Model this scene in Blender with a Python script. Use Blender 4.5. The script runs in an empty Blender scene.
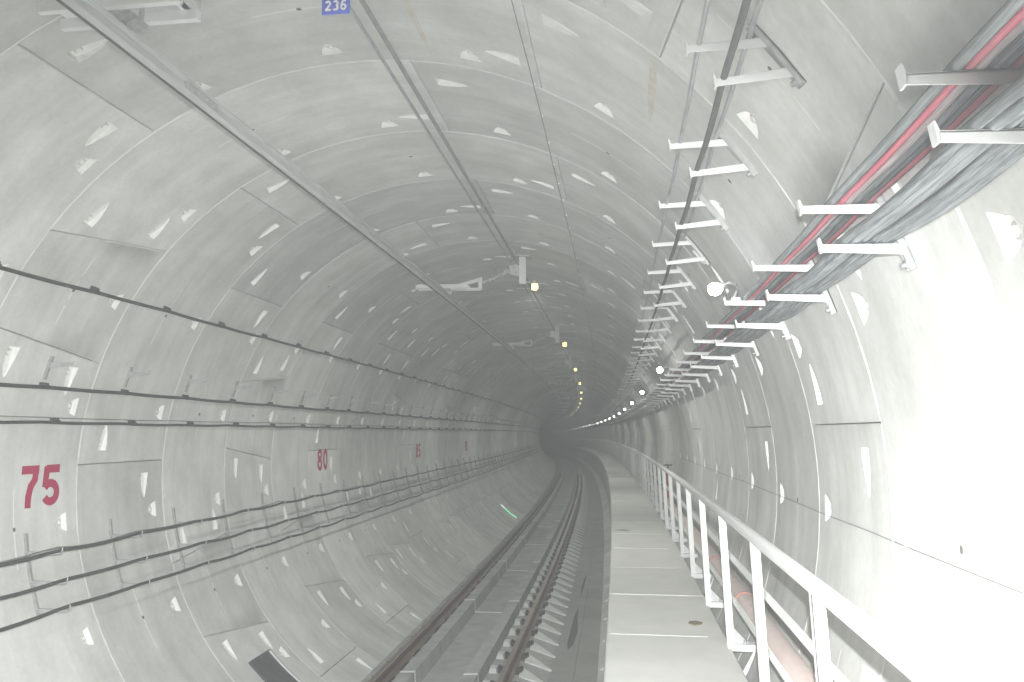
import bpy, bmesh, math, random
from mathutils import Vector, Matrix
from mathutils.geometry import delaunay_2d_cdt
random.seed(7)
PI = math.pi
scene = bpy.context.scene
COL = scene.collection

# ------------------------------------------------------------------ camera, light, exposure
K = 0.0010916                       # curvature of the alignment (left-hand curve, radius about 916 m)
RC = 1.0 / K
CAM = Vector((2.2193, 0.0, 2.9182))  # eye above the walkway edge; z = 0 is the top of the rails
YAW, PITCH, ROLL = 0.14012, 0.11374, -0.00013
fw = Vector((-math.sin(YAW) * math.cos(PITCH), math.cos(YAW) * math.cos(PITCH), math.sin(PITCH)))
rt = Vector((math.cos(YAW), math.sin(YAW), 0))
up = rt.cross(fw)
cam_data = bpy.data.cameras.new('camera')
cam_data.sensor_width = 36.0
cam_data.lens = 36.0 * 798.41 / 1024.0
cam_data.clip_start = 0.05
cam_data.clip_end = 1000
cam = bpy.data.objects.new('camera', cam_data)
COL.objects.link(cam)
m = Matrix((rt, up, -fw)).transposed().to_4x4()
m.translation = CAM
cam.matrix_world = m
scene.camera = cam

FLASH_W = 4150.0
HAZE = 0.0022
DUST_ABS = 0.0195
LAMP_W = 295.0
flash_data = bpy.data.lights.new('camera_flash', 'SPOT')
flash_data.energy = FLASH_W
flash_data.spot_size = math.radians(125)
flash_data.spot_blend = 1.0
flash_data.shadow_soft_size = 0.022
flash_data.color = (0.985, 1.0, 0.985)
flash = bpy.data.objects.new('camera_flash', flash_data)
COL.objects.link(flash)
ft, FYAW = math.radians(-31), math.radians(16)          # the flash head points below the horizon, towards the track
fd = Vector((-math.sin(FYAW) * math.cos(ft), math.cos(FYAW) * math.cos(ft), math.sin(ft)))
fr_ = Vector((math.cos(FYAW), math.sin(FYAW), 0))
fm = Matrix((fr_, fr_.cross(fd), -fd)).transposed().to_4x4()
fm.translation = CAM + up * 0.15 + rt * 0.03
flash.matrix_world = fm

world = bpy.data.worlds.new('world')
scene.world = world
world.use_nodes = True
wn = world.node_tree
for n in list(wn.nodes):
    wn.nodes.remove(n)
wo = wn.nodes.new('ShaderNodeOutputWorld')
wb = wn.nodes.new('ShaderNodeBackground')
wb.inputs['Color'].default_value = (0, 0, 0, 1)
wn.links.new(wb.outputs[0], wo.inputs['Surface'])
wv = wn.nodes.new('ShaderNodeVolumeScatter')
wv.inputs['Color'].default_value = (0.95, 0.975, 1.0, 1)
wv.inputs['Density'].default_value = HAZE
wv.inputs['Anisotropy'].default_value = 0.5
wa = wn.nodes.new('ShaderNodeVolumeAbsorption')
wa.inputs['Color'].default_value = (0, 0, 0, 1)
wa.inputs['Density'].default_value = DUST_ABS
wadd = wn.nodes.new('ShaderNodeAddShader')
wn.links.new(wv.outputs[0], wadd.inputs[0])
wn.links.new(wa.outputs[0], wadd.inputs[1])
wn.links.new(wadd.outputs[0], wo.inputs['Volume'])

vs = scene.view_settings
vs.view_transform = 'Standard'
vs.look = 'None'
vs.gamma = 1.0
vs.exposure = 0.13
vs.use_curve_mapping = False
cy = scene.cycles
cy.max_bounces = 10
cy.diffuse_bounces = 6
cy.volume_bounces = 1
cy.sample_clamp_indirect = 6.0
cy.use_denoising = True

# ------------------------------------------------------------------ alignment helpers
def P(s, u, v):
    th = s * K
    r = RC + u
    d = 2.2e-7 * s ** 3 if s > 0 else 0.0
    return Vector((r * math.cos(th) - RC, r * math.sin(th), v - d))

def place(o, s, u, v):
    o.location = P(s, u, v)
    o.rotation_euler = (0, 0, s * K)
    return o

U0, V0, R = 0.27197, 2.51803, 3.25           # tunnel axis and inner radius
W, S0 = 1.46558, 7.12826                      # ring width, chainage of ring joint 0
def SN(n):
    return S0 + n * W
def wall_uv(phi, e=0.0):
    a = math.radians(phi)
    return U0 + (R - e) * math.sin(a), V0 + (R - e) * math.cos(a)

def stations(a, b, near=0.4, grow=0.03):
    out = [a]
    while out[-1] < b:
        out.append(min(b, out[-1] + max(near, abs(out[-1]) * grow)))
    return out

# ------------------------------------------------------------------ materials
def mat(name, color, rough=0.6, metal=0.0, spec=0.5, emit=None, emit_s=0.0,
        noise=0.0, nscale=8.0, stretch=(1, 1, 1), color2=None, rand=0.0, bump=0.0, coord='Object'):
    mt = bpy.data.materials.new(name)
    mt.use_nodes = True
    nt = mt.node_tree
    b = nt.nodes['Principled BSDF']
    b.inputs['Base Color'].default_value = (*color, 1)
    b.inputs['Roughness'].default_value = rough
    b.inputs['Metallic'].default_value = metal
    b.inputs['Specular IOR Level'].default_value = spec
    if emit:
        b.inputs['Emission Color'].default_value = (*emit, 1)
        b.inputs['Emission Strength'].default_value = emit_s
    if noise > 0 or bump > 0:
        tc = nt.nodes.new('ShaderNodeTexCoord')
        mp = nt.nodes.new('ShaderNodeMapping')
        mp.inputs['Scale'].default_value = stretch
        src = tc.outputs[coord]
        nt.links.new(src, mp.inputs['Vector'])
        oi = nt.nodes.new('ShaderNodeObjectInfo')
        mul = nt.nodes.new('ShaderNodeVectorMath'); mul.operation = 'SCALE'
        mul.inputs[0].default_value = (37.1, 71.3, 13.7)
        nt.links.new(oi.outputs['Random'], mul.inputs['Scale'])
        nt.links.new(mul.outputs[0], mp.inputs['Location'])
        nz = nt.nodes.new('ShaderNodeTexNoise')
        nz.inputs['Scale'].default_value = nscale
        nz.inputs['Detail'].default_value = 6
        nz.inputs['Roughness'].default_value = 0.6
        nt.links.new(mp.outputs[0], nz.inputs['Vector'])
        rp = nt.nodes.new('ShaderNodeValToRGB')
        c2 = color2 or tuple(max(0, c * (1 - noise)) for c in color)
        rp.color_ramp.elements[0].position = 0.3
        rp.color_ramp.elements[0].color = (*c2, 1)
        rp.color_ramp.elements[1].position = 0.68
        rp.color_ramp.elements[1].color = (*color, 1)
        nt.links.new(nz.outputs['Fac'], rp.inputs['Fac'])
        out = rp.outputs['Color']
        if rand > 0:
            mr = nt.nodes.new('ShaderNodeMapRange')
            mr.inputs['To Min'].default_value = 1 - rand
            mr.inputs['To Max'].default_value = 1 + rand
            nt.links.new(oi.outputs['Random'], mr.inputs['Value'])
            sc = nt.nodes.new('ShaderNodeVectorMath'); sc.operation = 'SCALE'
            nt.links.new(out, sc.inputs[0])
            nt.links.new(mr.outputs[0], sc.inputs['Scale'])
            out = sc.outputs[0]
        nt.links.new(out, b.inputs['Base Color'])
        if bump > 0:
            bp = nt.nodes.new('ShaderNodeBump')
            bp.inputs['Strength'].default_value = bump
            bp.inputs['Distance'].default_value = 0.01
            nt.links.new(nz.outputs['Fac'], bp.inputs['Height'])
            nt.links.new(bp.outputs[0], b.inputs['Normal'])
    return mt

def concrete_lining():
    """mottled precast concrete, streaked round the ring, a little different from segment to segment"""
    mt = bpy.data.materials.new('lining_concrete')
    mt.use_nodes = True
    nt = mt.node_tree
    N = nt.nodes.new
    L = nt.links.new
    b = nt.nodes['Principled BSDF']
    b.inputs['Roughness'].default_value = 0.72
    b.inputs['Specular IOR Level'].default_value = 0.35
    tc = N('ShaderNodeTexCoord')
    oi = N('ShaderNodeObjectInfo')
    off = N('ShaderNodeVectorMath'); off.operation = 'SCALE'
    off.inputs[0].default_value = (41.0, 67.0, 23.0)
    L(oi.outputs['Random'], off.inputs['Scale'])
    def noise(scale, stretch, detail=5, rough=0.55):
        mp = N('ShaderNodeMapping')
        mp.inputs['Scale'].default_value = stretch
        L(tc.outputs['Object'], mp.inputs['Vector'])
        L(off.outputs[0], mp.inputs['Location'])
        nz = N('ShaderNodeTexNoise')
        nz.inputs['Scale'].default_value = scale
        nz.inputs['Detail'].default_value = detail
        nz.inputs['Roughness'].default_value = rough
        L(mp.outputs[0], nz.inputs['Vector'])
        return nz.outputs['Fac']
    def ramp(fac, p0, c0, p1, c1):
        r = N('ShaderNodeValToRGB')
        r.color_ramp.elements[0].position = p0
        r.color_ramp.elements[0].color = (*c0, 1)
        r.color_ramp.elements[1].position = p1
        r.color_ramp.elements[1].color = (*c1, 1)
        L(fac, r.inputs['Fac'])
        return r.outputs['Color']
    def mult(a, c, f=1.0):
        mx = N('ShaderNodeMix'); mx.data_type = 'RGBA'; mx.blend_type = 'MULTIPLY'
        mx.inputs['Factor'].default_value = f
        L(a, mx.inputs[6]); L(c, mx.inputs[7])
        return mx.outputs[2]
    streak = noise(1.0, (0.7, 5.5, 0.7))
    c = ramp(streak, 0.3, (0.58, 0.58, 0.565), 0.7, (0.68, 0.685, 0.67))
    cloud = noise(1.6, (1, 1, 1), 7, 0.62)
    c = mult(c, ramp(cloud, 0.28, (0.80, 0.80, 0.79), 0.68, (1.05, 1.05, 1.05)))
    fine = noise(26.0, (1, 1, 1), 3, 0.6)
    c = mult(c, ramp(fine, 0.3, (0.95, 0.95, 0.95), 0.7, (1.03, 1.03, 1.03)))
    rust = noise(1.1, (0.5, 3.0, 0.5), 4, 0.5)
    c = mult(c, ramp(rust, 0.70, (1, 1, 1), 0.80, (0.93, 0.89, 0.80)), 0.8)
    mr = N('ShaderNodeMapRange')
    mr.inputs['To Min'].default_value = 0.90
    mr.inputs['To Max'].default_value = 1.12
    L(oi.outputs['Random'], mr.inputs['Value'])
    sc = N('ShaderNodeVectorMath'); sc.operation = 'SCALE'
    L(c, sc.inputs[0]); L(mr.outputs[0], sc.inputs['Scale'])
    L(sc.outputs[0], b.inputs['Base Color'])
    bp = N('ShaderNodeBump')
    bp.inputs['Strength'].default_value = 0.12
    bp.inputs['Distance'].default_value = 0.01
    L(fine, bp.inputs['Height'])
    L(bp.outputs[0], b.inputs['Normal'])
    return mt

M = {}
M['lining'] = concrete_lining()
M['grout'] = mat('white_grout', (0.80, 0.80, 0.78), 0.8, noise=0.12, nscale=20)
M['pocket'] = mat('pale_pocket', (0.86, 0.86, 0.84), 0.8, noise=0.10, nscale=25)  # paler than the lining concrete
M['hole'] = mat('dark_hole', (0.16, 0.155, 0.145), 0.9)
M['shell'] = mat('joint_back', (0.20, 0.20, 0.19), 0.9)
M['slab'] = mat('track_slab_concrete', (0.40, 0.405, 0.395), 0.8, noise=0.28, nscale=2.5, bump=0.2, rand=0.05)
M['sidefloor'] = mat('damp_floor_concrete', (0.30, 0.30, 0.285), 0.7, noise=0.25, nscale=1.6, bump=0.15)
M['walk'] = mat('walkway_concrete', (0.73, 0.73, 0.70), 0.8, noise=0.10, nscale=3.0, rand=0.04, bump=0.1)
M['rail'] = mat('rusty_rail_steel', (0.20, 0.145, 0.115), 0.55, 0.35, noise=0.45, nscale=14, stretch=(1, .1, 1))
M['railhead'] = mat('worn_rail_head', (0.33, 0.27, 0.235), 0.38, 0.6, noise=0.3, nscale=10, stretch=(1, .1, 1))
M['clip'] = mat('black_rail_clip', (0.035, 0.035, 0.035), 0.5)
M['pad'] = mat('pale_rail_pad', (0.62, 0.63, 0.62), 0.7, noise=0.15, nscale=20)
M['wedge'] = mat('cast_rail_seat', (0.66, 0.66, 0.64), 0.8, noise=0.2, nscale=12)
M['galv'] = mat('galvanised_steel', (0.60, 0.61, 0.61), 0.42, 0.55, noise=0.25, nscale=18)
M['galv_dark'] = mat('weathered_galvanised_steel', (0.43, 0.43, 0.42), 0.6, 0.3, noise=0.3, nscale=18)
M['white_steel'] = mat('white_coated_steel', (0.82, 0.83, 0.82), 0.45, noise=0.06, nscale=15)
M['alu'] = mat('conductor_aluminium', (0.66, 0.67, 0.66), 0.42, 0.2, noise=0.22, nscale=6, stretch=(6, .4, 6))
M['copper'] = mat('contact_wire', (0.13, 0.12, 0.11), 0.5, 0.4)
M['insul'] = mat('grey_insulator', (0.50, 0.51, 0.51), 0.5, noise=0.1, nscale=20)
M['black_cable'] = mat('dusty_black_cable', (0.085, 0.085, 0.08), 0.7, noise=0.55, nscale=9, stretch=(4, .8, 4))
M['grey_wire'] = mat('grey_wire', (0.30, 0.30, 0.29), 0.55, 0.2, noise=0.3, nscale=10)
M['silver_cable'] = mat('silver_cable', (0.48, 0.50, 0.51), 0.45, 0.4, noise=0.4, nscale=10, stretch=(4, .6, 4))
DUST = (0.42, 0.43, 0.43)
M['bundle_grey'] = mat('dusty_grey_cable', (0.36, 0.385, 0.395), 0.75, noise=0.5, nscale=7, stretch=(16, .5, 16), color2=(0.13, 0.145, 0.155), rand=0.18)
M['bundle_dark'] = mat('dusty_dark_cable', (0.27, 0.29, 0.30), 0.75, noise=0.5, nscale=7, stretch=(16, .5, 16), color2=(0.06, 0.07, 0.075), rand=0.15)
M['bundle_pale'] = mat('pale_pink_cable', (0.58, 0.50, 0.51), 0.75, noise=0.5, nscale=7, stretch=(16, .5, 16), color2=(0.30, 0.26, 0.27))
M['bundle_red'] = mat('red_cable', (0.62, 0.13, 0.18), 0.6, noise=0.3, nscale=7, stretch=(16, .5, 16), color2=(0.52, 0.20, 0.24))
M['pink_pipe'] = mat('pale_pink_paint', (0.62, 0.52, 0.49), 0.55, noise=0.12, nscale=8)
M['coupling'] = mat('red_coupling_paint', (0.60, 0.28, 0.24), 0.5, noise=0.15, nscale=12)
M['red'] = mat('red_hydrant_paint', (0.45, 0.07, 0.06), 0.5, noise=0.2, nscale=15)
M['green'] = mat('green_cap_paint', (0.03, 0.22, 0.16), 0.5, noise=0.2, nscale=15)
M['dark_iron'] = mat('dark_iron', (0.08, 0.08, 0.08), 0.5, 0.4, noise=0.2, nscale=15)
M['number'] = mat('red_number_paint', (0.43, 0.025, 0.085), 0.8, noise=0.25, nscale=14, color2=(0.36, 0.05, 0.10), spec=0.2)
M['blue'] = mat('blue_plate', (0.08, 0.12, 0.70), 0.45, noise=0.08, nscale=10)
M['plate_white'] = mat('white_lettering', (0.92, 0.92, 0.90), 0.5)
M['mat_dark'] = mat('dark_rubber', (0.09, 0.09, 0.095), 0.6, noise=0.3, nscale=6)
M['mat_lip'] = mat('bright_edge_strip', (0.85, 0.86, 0.87), 0.4, 0.0, noise=0.1, nscale=9)
M['lamp_white'] = mat('white_lamp_lens', (1, 1, 1), 0.3, emit=(0.95, 0.98, 1.0), emit_s=25.0)
M['lamp_yellow'] = mat('yellow_lamp_lens', (1, 0.9, 0.4), 0.3, emit=(1.0, 0.86, 0.20), emit_s=4.6)
M['green_tape'] = mat('green_tape_glow', (0.3, 1, 0.6), 0.3, emit=(0.32, 1.0, 0.55), emit_s=0.9)  # emission painted in for flash light thrown back by reflective tape
M['white_tape'] = mat('white_tape_glow', (0.9, 1, 0.95), 0.3, emit=(0.9, 1.0, 0.95), emit_s=0.9)  # same added glow on the white end of the tape
M['stain'] = mat('brown_stain', (0.30, 0.24, 0.15), 0.8, noise=0.4, nscale=30)
M['water'] = mat('wet_concrete', (0.10, 0.10, 0.095), 0.8, noise=0.3, nscale=8)

# ------------------------------------------------------------------ object helpers
def link_mesh(name, verts, faces, mats, parent=None, smooth=False, fmat=None):
    me = bpy.data.meshes.new(name)
    me.from_pydata([tuple(v) for v in verts], [], faces)
    if not isinstance(mats, (list, tuple)):
        mats = [mats]
    for a in mats:
        me.materials.append(a)
    if fmat:
        me.polygons.foreach_set('material_index', fmat)
    if smooth:
        me.polygons.foreach_set('use_smooth', [True] * len(me.polygons))
    me.update()
    o = bpy.data.objects.new(name, me)
    COL.objects.link(o)
    if parent:
        o.parent = parent
    return o

def inst(name, me, parent, loc=(0, 0, 0), rot=(0, 0, 0)):
    o = bpy.data.objects.new(name, me)
    COL.objects.link(o)
    o.parent = parent
    o.location = loc
    o.rotation_euler = rot
    return o

def empty(name):
    o = bpy.data.objects.new(name, None)
    o.empty_display_size = 0.1
    COL.objects.link(o)
    return o

def tag(o, label, cat, group=None, kind=None):
    o['label'] = label
    o['category'] = cat
    if group:
        o['group'] = group
    if kind:
        o['kind'] = kind
    return o

def structure(o, label, cat):
    return tag(o, label, cat, None, 'structure')

class MB:
    """collects shapes for one mesh"""
    def __init__(self):
        self.v = []; self.f = []; self.m = []; self.sm = []
    def add(self, verts, faces, mi=0, smooth=False):
        o = len(self.v)
        self.v += [Vector(x) for x in verts]
        for f in faces:
            self.f.append([i + o for i in f]); self.m.append(mi); self.sm.append(smooth)
        return self
    def box(self, a, b, mi=0):
        (x0, y0, z0), (x1, y1, z1) = a, b
        v = [(x0, y0, z0), (x1, y0, z0), (x1, y1, z0), (x0, y1, z0), (x0, y0, z1), (x1, y0, z1), (x1, y1, z1), (x0, y1, z1)]
        return self.add(v, [(0, 3, 2, 1), (4, 5, 6, 7), (0, 1, 5, 4), (1, 2, 6, 5), (2, 3, 7, 6), (3, 0, 4, 7)], mi)
    def prism(self, poly, y0, y1, mi=0):
        """poly in (x, z), counter-clockwise seen from -y, extruded along y"""
        n = len(poly)
        v = [(x, y0, z) for x, z in poly] + [(x, y1, z) for x, z in poly]
        f = [tuple(range(n)), tuple(range(2 * n - 1, n - 1, -1))]
        f += [((i + 1) % n, i, n + i, n + (i + 1) % n) for i in range(n)]
        return self.add(v, f, mi)
    def tube(self, pts, rad, sides=8, mi=0, cap=True):
        pts = [Vector(p) for p in pts]
        rr = rad if isinstance(rad, (list, tuple)) else [rad] * len(pts)
        v = []; f = []
        for i, p in enumerate(pts):
            d = (pts[min(i + 1, len(pts) - 1)] - pts[max(i - 1, 0)]).normalized()
            a = d.cross(Vector((0, 0, 1)))
            if a.length < 1e-3:
                a = Vector((1, 0, 0))
            a.normalize()
            b = a.cross(d)
            for k in range(sides):
                t = 2 * PI * k / sides
                v.append(p + (a * math.cos(t) + b * math.sin(t)) * rr[i])
        for i in range(len(pts) - 1):
            for k in range(sides):
                k2 = (k + 1) % sides
                f.append((i * sides + k, (i + 1) * sides + k, (i + 1) * sides + k2, i * sides + k2))
        self.add(v, f, mi, True)
        if cap:
            n = len(pts) - 1
            self.add(v[:sides], [tuple(range(sides))], mi)
            self.add(v[n * sides:], [tuple(range(sides - 1, -1, -1))], mi)
        return self
    def mesh(self, name, mats):
        me = bpy.data.meshes.new(name)
        me.from_pydata([tuple(v) for v in self.v], [], self.f)
        for a in (mats if isinstance(mats, (list, tuple)) else [mats]):
            me.materials.append(a)
        me.polygons.foreach_set('material_index', self.m)
        me.polygons.foreach_set('use_smooth', self.sm)
        me.update()
        return me
    def build(self, name, mats, parent=None):
        o = bpy.data.objects.new(name, self.mesh(name, mats))
        COL.objects.link(o)
        if parent:
            o.parent = parent
        return o

def sweep(name, prof, ss, uf, vf, mats, parent=None, smooth=False, closed=True, fm=None, caps=True):
    """extrude a (du, dv) profile along the alignment"""
    n = len(prof)
    v = []; f = []; fmat = []
    for s in ss:
        u = uf(s) if callable(uf) else uf
        w = vf(s) if callable(vf) else vf
        v += [P(s, u + a, w + b) for a, b in prof]
    for i in range(len(ss) - 1):
        for k in range(n if closed else n - 1):
            k2 = (k + 1) % n
            f.append((i * n + k, i * n + k2, (i + 1) * n + k2, (i + 1) * n + k))
            fmat.append(fm[k] if fm else 0)
    if closed and caps:
        f.append(tuple(range(n - 1, -1, -1))); fmat.append(0)
        f.append(tuple(range((len(ss) - 1) * n, len(ss) * n))); fmat.append(0)
    return link_mesh(name, v, f, mats, parent, smooth, fmat)

def circ(r, n=8):
    return [(r * math.cos(2 * PI * i / n), r * math.sin(2 * PI * i / n)) for i in range(n)]

# ================================================================== THE LINING
A = 360.0 / 19.0                    # one bolt pitch
ZSLANT = 1.75
def gy(frac):                       # fraction of the ring -> local y
    return (frac - 0.5) * W
CIRC_POLY = [(.058, -.088), (.058, .088), (-.02, .064), (-.075, .038), (-.102, 0), (-.075, -.038), (-.02, -.064)]   # (along, round)
RAD_POLY = [(.07, .12), (-.06, .12), (-.066, .05), (-.05, -.06), (-.022, -.13), (0, -.15), (.022, -.11), (.05, 0)]  # flat end towards +round

def cyl_pt(x, y, dr=0.0):
    a = x / R
    return ((R + dr) * math.sin(a), y, (R + dr) * math.cos(a))

def inside(pt, poly):
    x, y = pt; c = False; n = len(poly)
    for i in range(n):
        x0, y0 = poly[i]; x1, y1 = poly[(i + 1) % n]
        if (y0 > y) != (y1 > y) and x < (x1 - x0) * (y - y0) / (y1 - y0) + x0:
            c = not c
    return c

def seg_mesh(name, lo, hi, pockets):
    """lo, hi: (back, front) angles in degrees of the two radial joints; pockets: (kind, angle, frac)"""
    rad = math.radians
    g, ch = 0.0035, 0.009
    nphi = max(4, int((sum(hi) - sum(lo)) / 2 / 4.0))
    nyy = 6
    def bx(t, y, ins):               # t 0..1 across the segment
        fy = y / W + 0.5
        a = R * rad(lo[0] + (lo[1] - lo[0]) * fy) + ins
        b = R * rad(hi[0] + (hi[1] - hi[0]) * fy) - ins
        return a + (b - a) * t
    def boundary(ins):
        y0, y1 = -W / 2 + ins, W / 2 - ins
        out = []
        for i in range(nphi): out.append((bx(i / nphi, y0, ins), y0))
        for i in range(nyy):
            y = y0 + (y1 - y0) * i / nyy; out.append((bx(1, y, ins), y))
        for i in range(nphi): out.append((bx(1 - i / nphi, y1, ins), y1))
        for i in range(nyy):
            y = y1 + (y0 - y1) * i / nyy; out.append((bx(0, y, ins), y))
        return out
    outer = boundary(g)
    inner = boundary(g + ch)
    polys = []
    for kind, ang, frac in pockets:
        x0, y0 = R * rad(ang), gy(frac)
        if kind == 'c': polys.append([(x0 + b, y0 + a) for a, b in CIRC_POLY])
        elif kind == 'p': polys.append([(x0 + b, y0 + a) for a, b in RAD_POLY])
        else: polys.append([(x0 - b, y0 - a) for a, b in RAD_POLY])
    pts = list(inner); edges = [(i, (i + 1) % len(inner)) for i in range(len(inner))]
    for pl in polys:
        o = len(pts); pts += pl
        edges += [(o + i, o + (i + 1) % len(pl)) for i in range(len(pl))]
    for i in range(1, nphi):
        for j in range(1, nyy):
            y = -W / 2 + W * j / nyy
            q = (bx(i / nphi, y, g + ch), y)
            if all((q[0] - sum(a for a, _ in pl) / len(pl)) ** 2 + (q[1] - sum(b for _, b in pl) / len(pl)) ** 2 > 0.19 ** 2 for pl in polys):
                pts.append(q)
    vc, ec, fc, _, _, _ = delaunay_2d_cdt([Vector(p) for p in pts], edges, [], 0, 1e-5)
    mb = MB()
    ff = []
    for f in fc:
        c = sum((vc[i] for i in f), Vector((0, 0))) / len(f)
        if any(inside(c, pl) for pl in polys) or not inside(c, inner):
            continue
        a, b, d = (vc[i] for i in f[:3])
        cr = (b - a).cross(d - a)
        ff.append(tuple(f) if cr < 0 else tuple(reversed(f)))   # normal towards the axis
    mb.add([cyl_pt(p.x, p.y) for p in vc], ff, 0, True)
    n = len(outer)
    ring = [cyl_pt(x, y) for x, y in inner] + [cyl_pt(x, y, .007) for x, y in outer] + [cyl_pt(x, y, .10) for x, y in outer]
    fs = []
    for i in range(n):
        j = (i + 1) % n
        fs += [(i, j, n + j, n + i), (n + i, n + j, 2 * n + j, 2 * n + i)]
    mb.add(ring, fs, 0)
    # grout line with its lifting hole in the middle of the segment
    cx = R * rad((sum(lo) + sum(hi)) / 4); yy = gy(.45)
    half = R * rad(6.0)
    st = []; sf = []
    for i in range(7):
        x = cx - half + 2 * half * i / 6
        st += [cyl_pt(x, yy - .007, -.002), cyl_pt(x, yy + .007, -.002)]
        if i: sf.append((2 * i - 2, 2 * i, 2 * i + 1, 2 * i - 1))
    mb.add(st, sf, 1)
    hs = [cyl_pt(cx + .019 * math.cos(2 * PI * i / 10), yy + .017 * math.sin(2 * PI * i / 10), -.004) for i in range(10)]
    mb.add(hs, [tuple(range(9, -1, -1))], 2)
    return mb.mesh(name, [M['lining'], M['grout'], M['hole']])

def pocket_mesh(name, poly, kind):
    """recess that deepens towards its flat bolt face"""
    mb = MB()
    def depth(a, b):
        return 0.004 + (max(0.0, (a + .10) / .16) * .05 if kind == 'c' else max(0.0, (b + .15) / .27) * .05)
    n = len(poly)
    topv = [cyl_pt(b, a) for a, b in poly]
    bot = [cyl_pt(b, a, depth(a, b)) for a, b in poly]
    area = sum(poly[i][1] * poly[(i + 1) % n][0] - poly[(i + 1) % n][1] * poly[i][0] for i in range(n))
    seq = list(range(n)) if area < 0 else list(range(n - 1, -1, -1))
    mb.add(topv + bot, [tuple(n + i for i in seq)] + [(i, (i + 1) % n, n + (i + 1) % n, n + i) for i in range(n)], 0)
    # bolt: washer and nut on the sloping floor
    a0, b0 = (0.0, 0.0) if kind == 'c' else (0.0, 0.06)
    d0 = depth(a0, b0)
    for rr, h, mi in ((.030, .006, 1), (.019, .016, 0)):
        ring = [cyl_pt(b0 + rr * math.cos(2 * PI * i / 8), a0 + rr * math.sin(2 * PI * i / 8), d0 - h) for i in range(8)]
        base = [cyl_pt(b0 + rr * math.cos(2 * PI * i / 8), a0 + rr * math.sin(2 * PI * i / 8), d0 + .02) for i in range(8)]
        mb.add(ring + base, [tuple(range(7, -1, -1))] + [(i, (i + 1) % 8, 8 + (i + 1) % 8, 8 + i) for i in range(8)], mi)
    return mb.mesh(name, [M['pocket'], M['grout_dim']])
M['grout_dim'] = mat('grey_bolt_washer', (0.55, 0.55, 0.54), 0.7, noise=0.2, nscale=30)

RAD_POLY_R = [(-a, -b) for a, b in RAD_POLY]
PM = {'c': pocket_mesh('bolt_pocket', CIRC_POLY, 'c'), 'p': pocket_mesh('bolt_pocket', RAD_POLY, 'r')}
def pocket_mesh_flip(src):
    me = src.copy()
    me.transform(Matrix.Translation((0, 0, 0)) @ Matrix.Rotation(PI, 4, 'Z'))
    return me
PM['m'] = pocket_mesh_flip(PM['p'])

H3 = 1.5 * A
def std_pockets(lo_key=False, hi_key=False):
    out = [('c', -A, .86), ('c', 0, .86), ('c', A, .86)]
    out += [('m', -H3 + 4.4, .24)]
    if lo_key: out[-1] = ('m', -H3 + 3.0, .22); out.append(('m', -H3 + 6.0 - 1.0, .75))
    out += [('p', H3 - 4.4, .76)]
    if hi_key: out[-1] = ('p', H3 - 5.0, .76); out.append(('p', H3 - 3.0, .22))
    return out
SEGS = {
    'S': (seg_mesh('lining_segment', (-H3, -H3), (H3, H3), std_pockets()), std_pockets()),
    'CR': (seg_mesh('lining_segment', (-H3 - ZSLANT, -H3 + ZSLANT), (H3, H3), std_pockets(lo_key=True)), std_pockets(lo_key=True)),
    'CL': (seg_mesh('lining_segment', (-H3, -H3), (H3 + ZSLANT, H3 - ZSLANT), std_pockets(hi_key=True)), std_pockets(hi_key=True)),
    'K': (seg_mesh('lining_segment', (-A / 2 + ZSLANT, -A / 2 - ZSLANT), (A / 2 - ZSLANT, A / 2 + ZSLANT), [('c', 0, .86)]), [('c', 0, .86)]),
}
KEYPOS = {-3: 148.0, -2: 53.1, -1: 148.4, 0: -59.7, 1: 148.4, 2: -116.9, 3: -78.8, 4: -116.9, 5: 148.4, 6: -116.9}
KCH = [148.4, -59.7, -116.9, -78.8, 53.9, 110.7, -2.9]
def key_of(j):
    if j in KEYPOS: return KEYPOS[j]
    return random.Random(j * 7 + 3).choice(KCH)
def norm(a):
    while a > 180: a -= 360
    while a <= -180: a += 360
    return a

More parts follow.
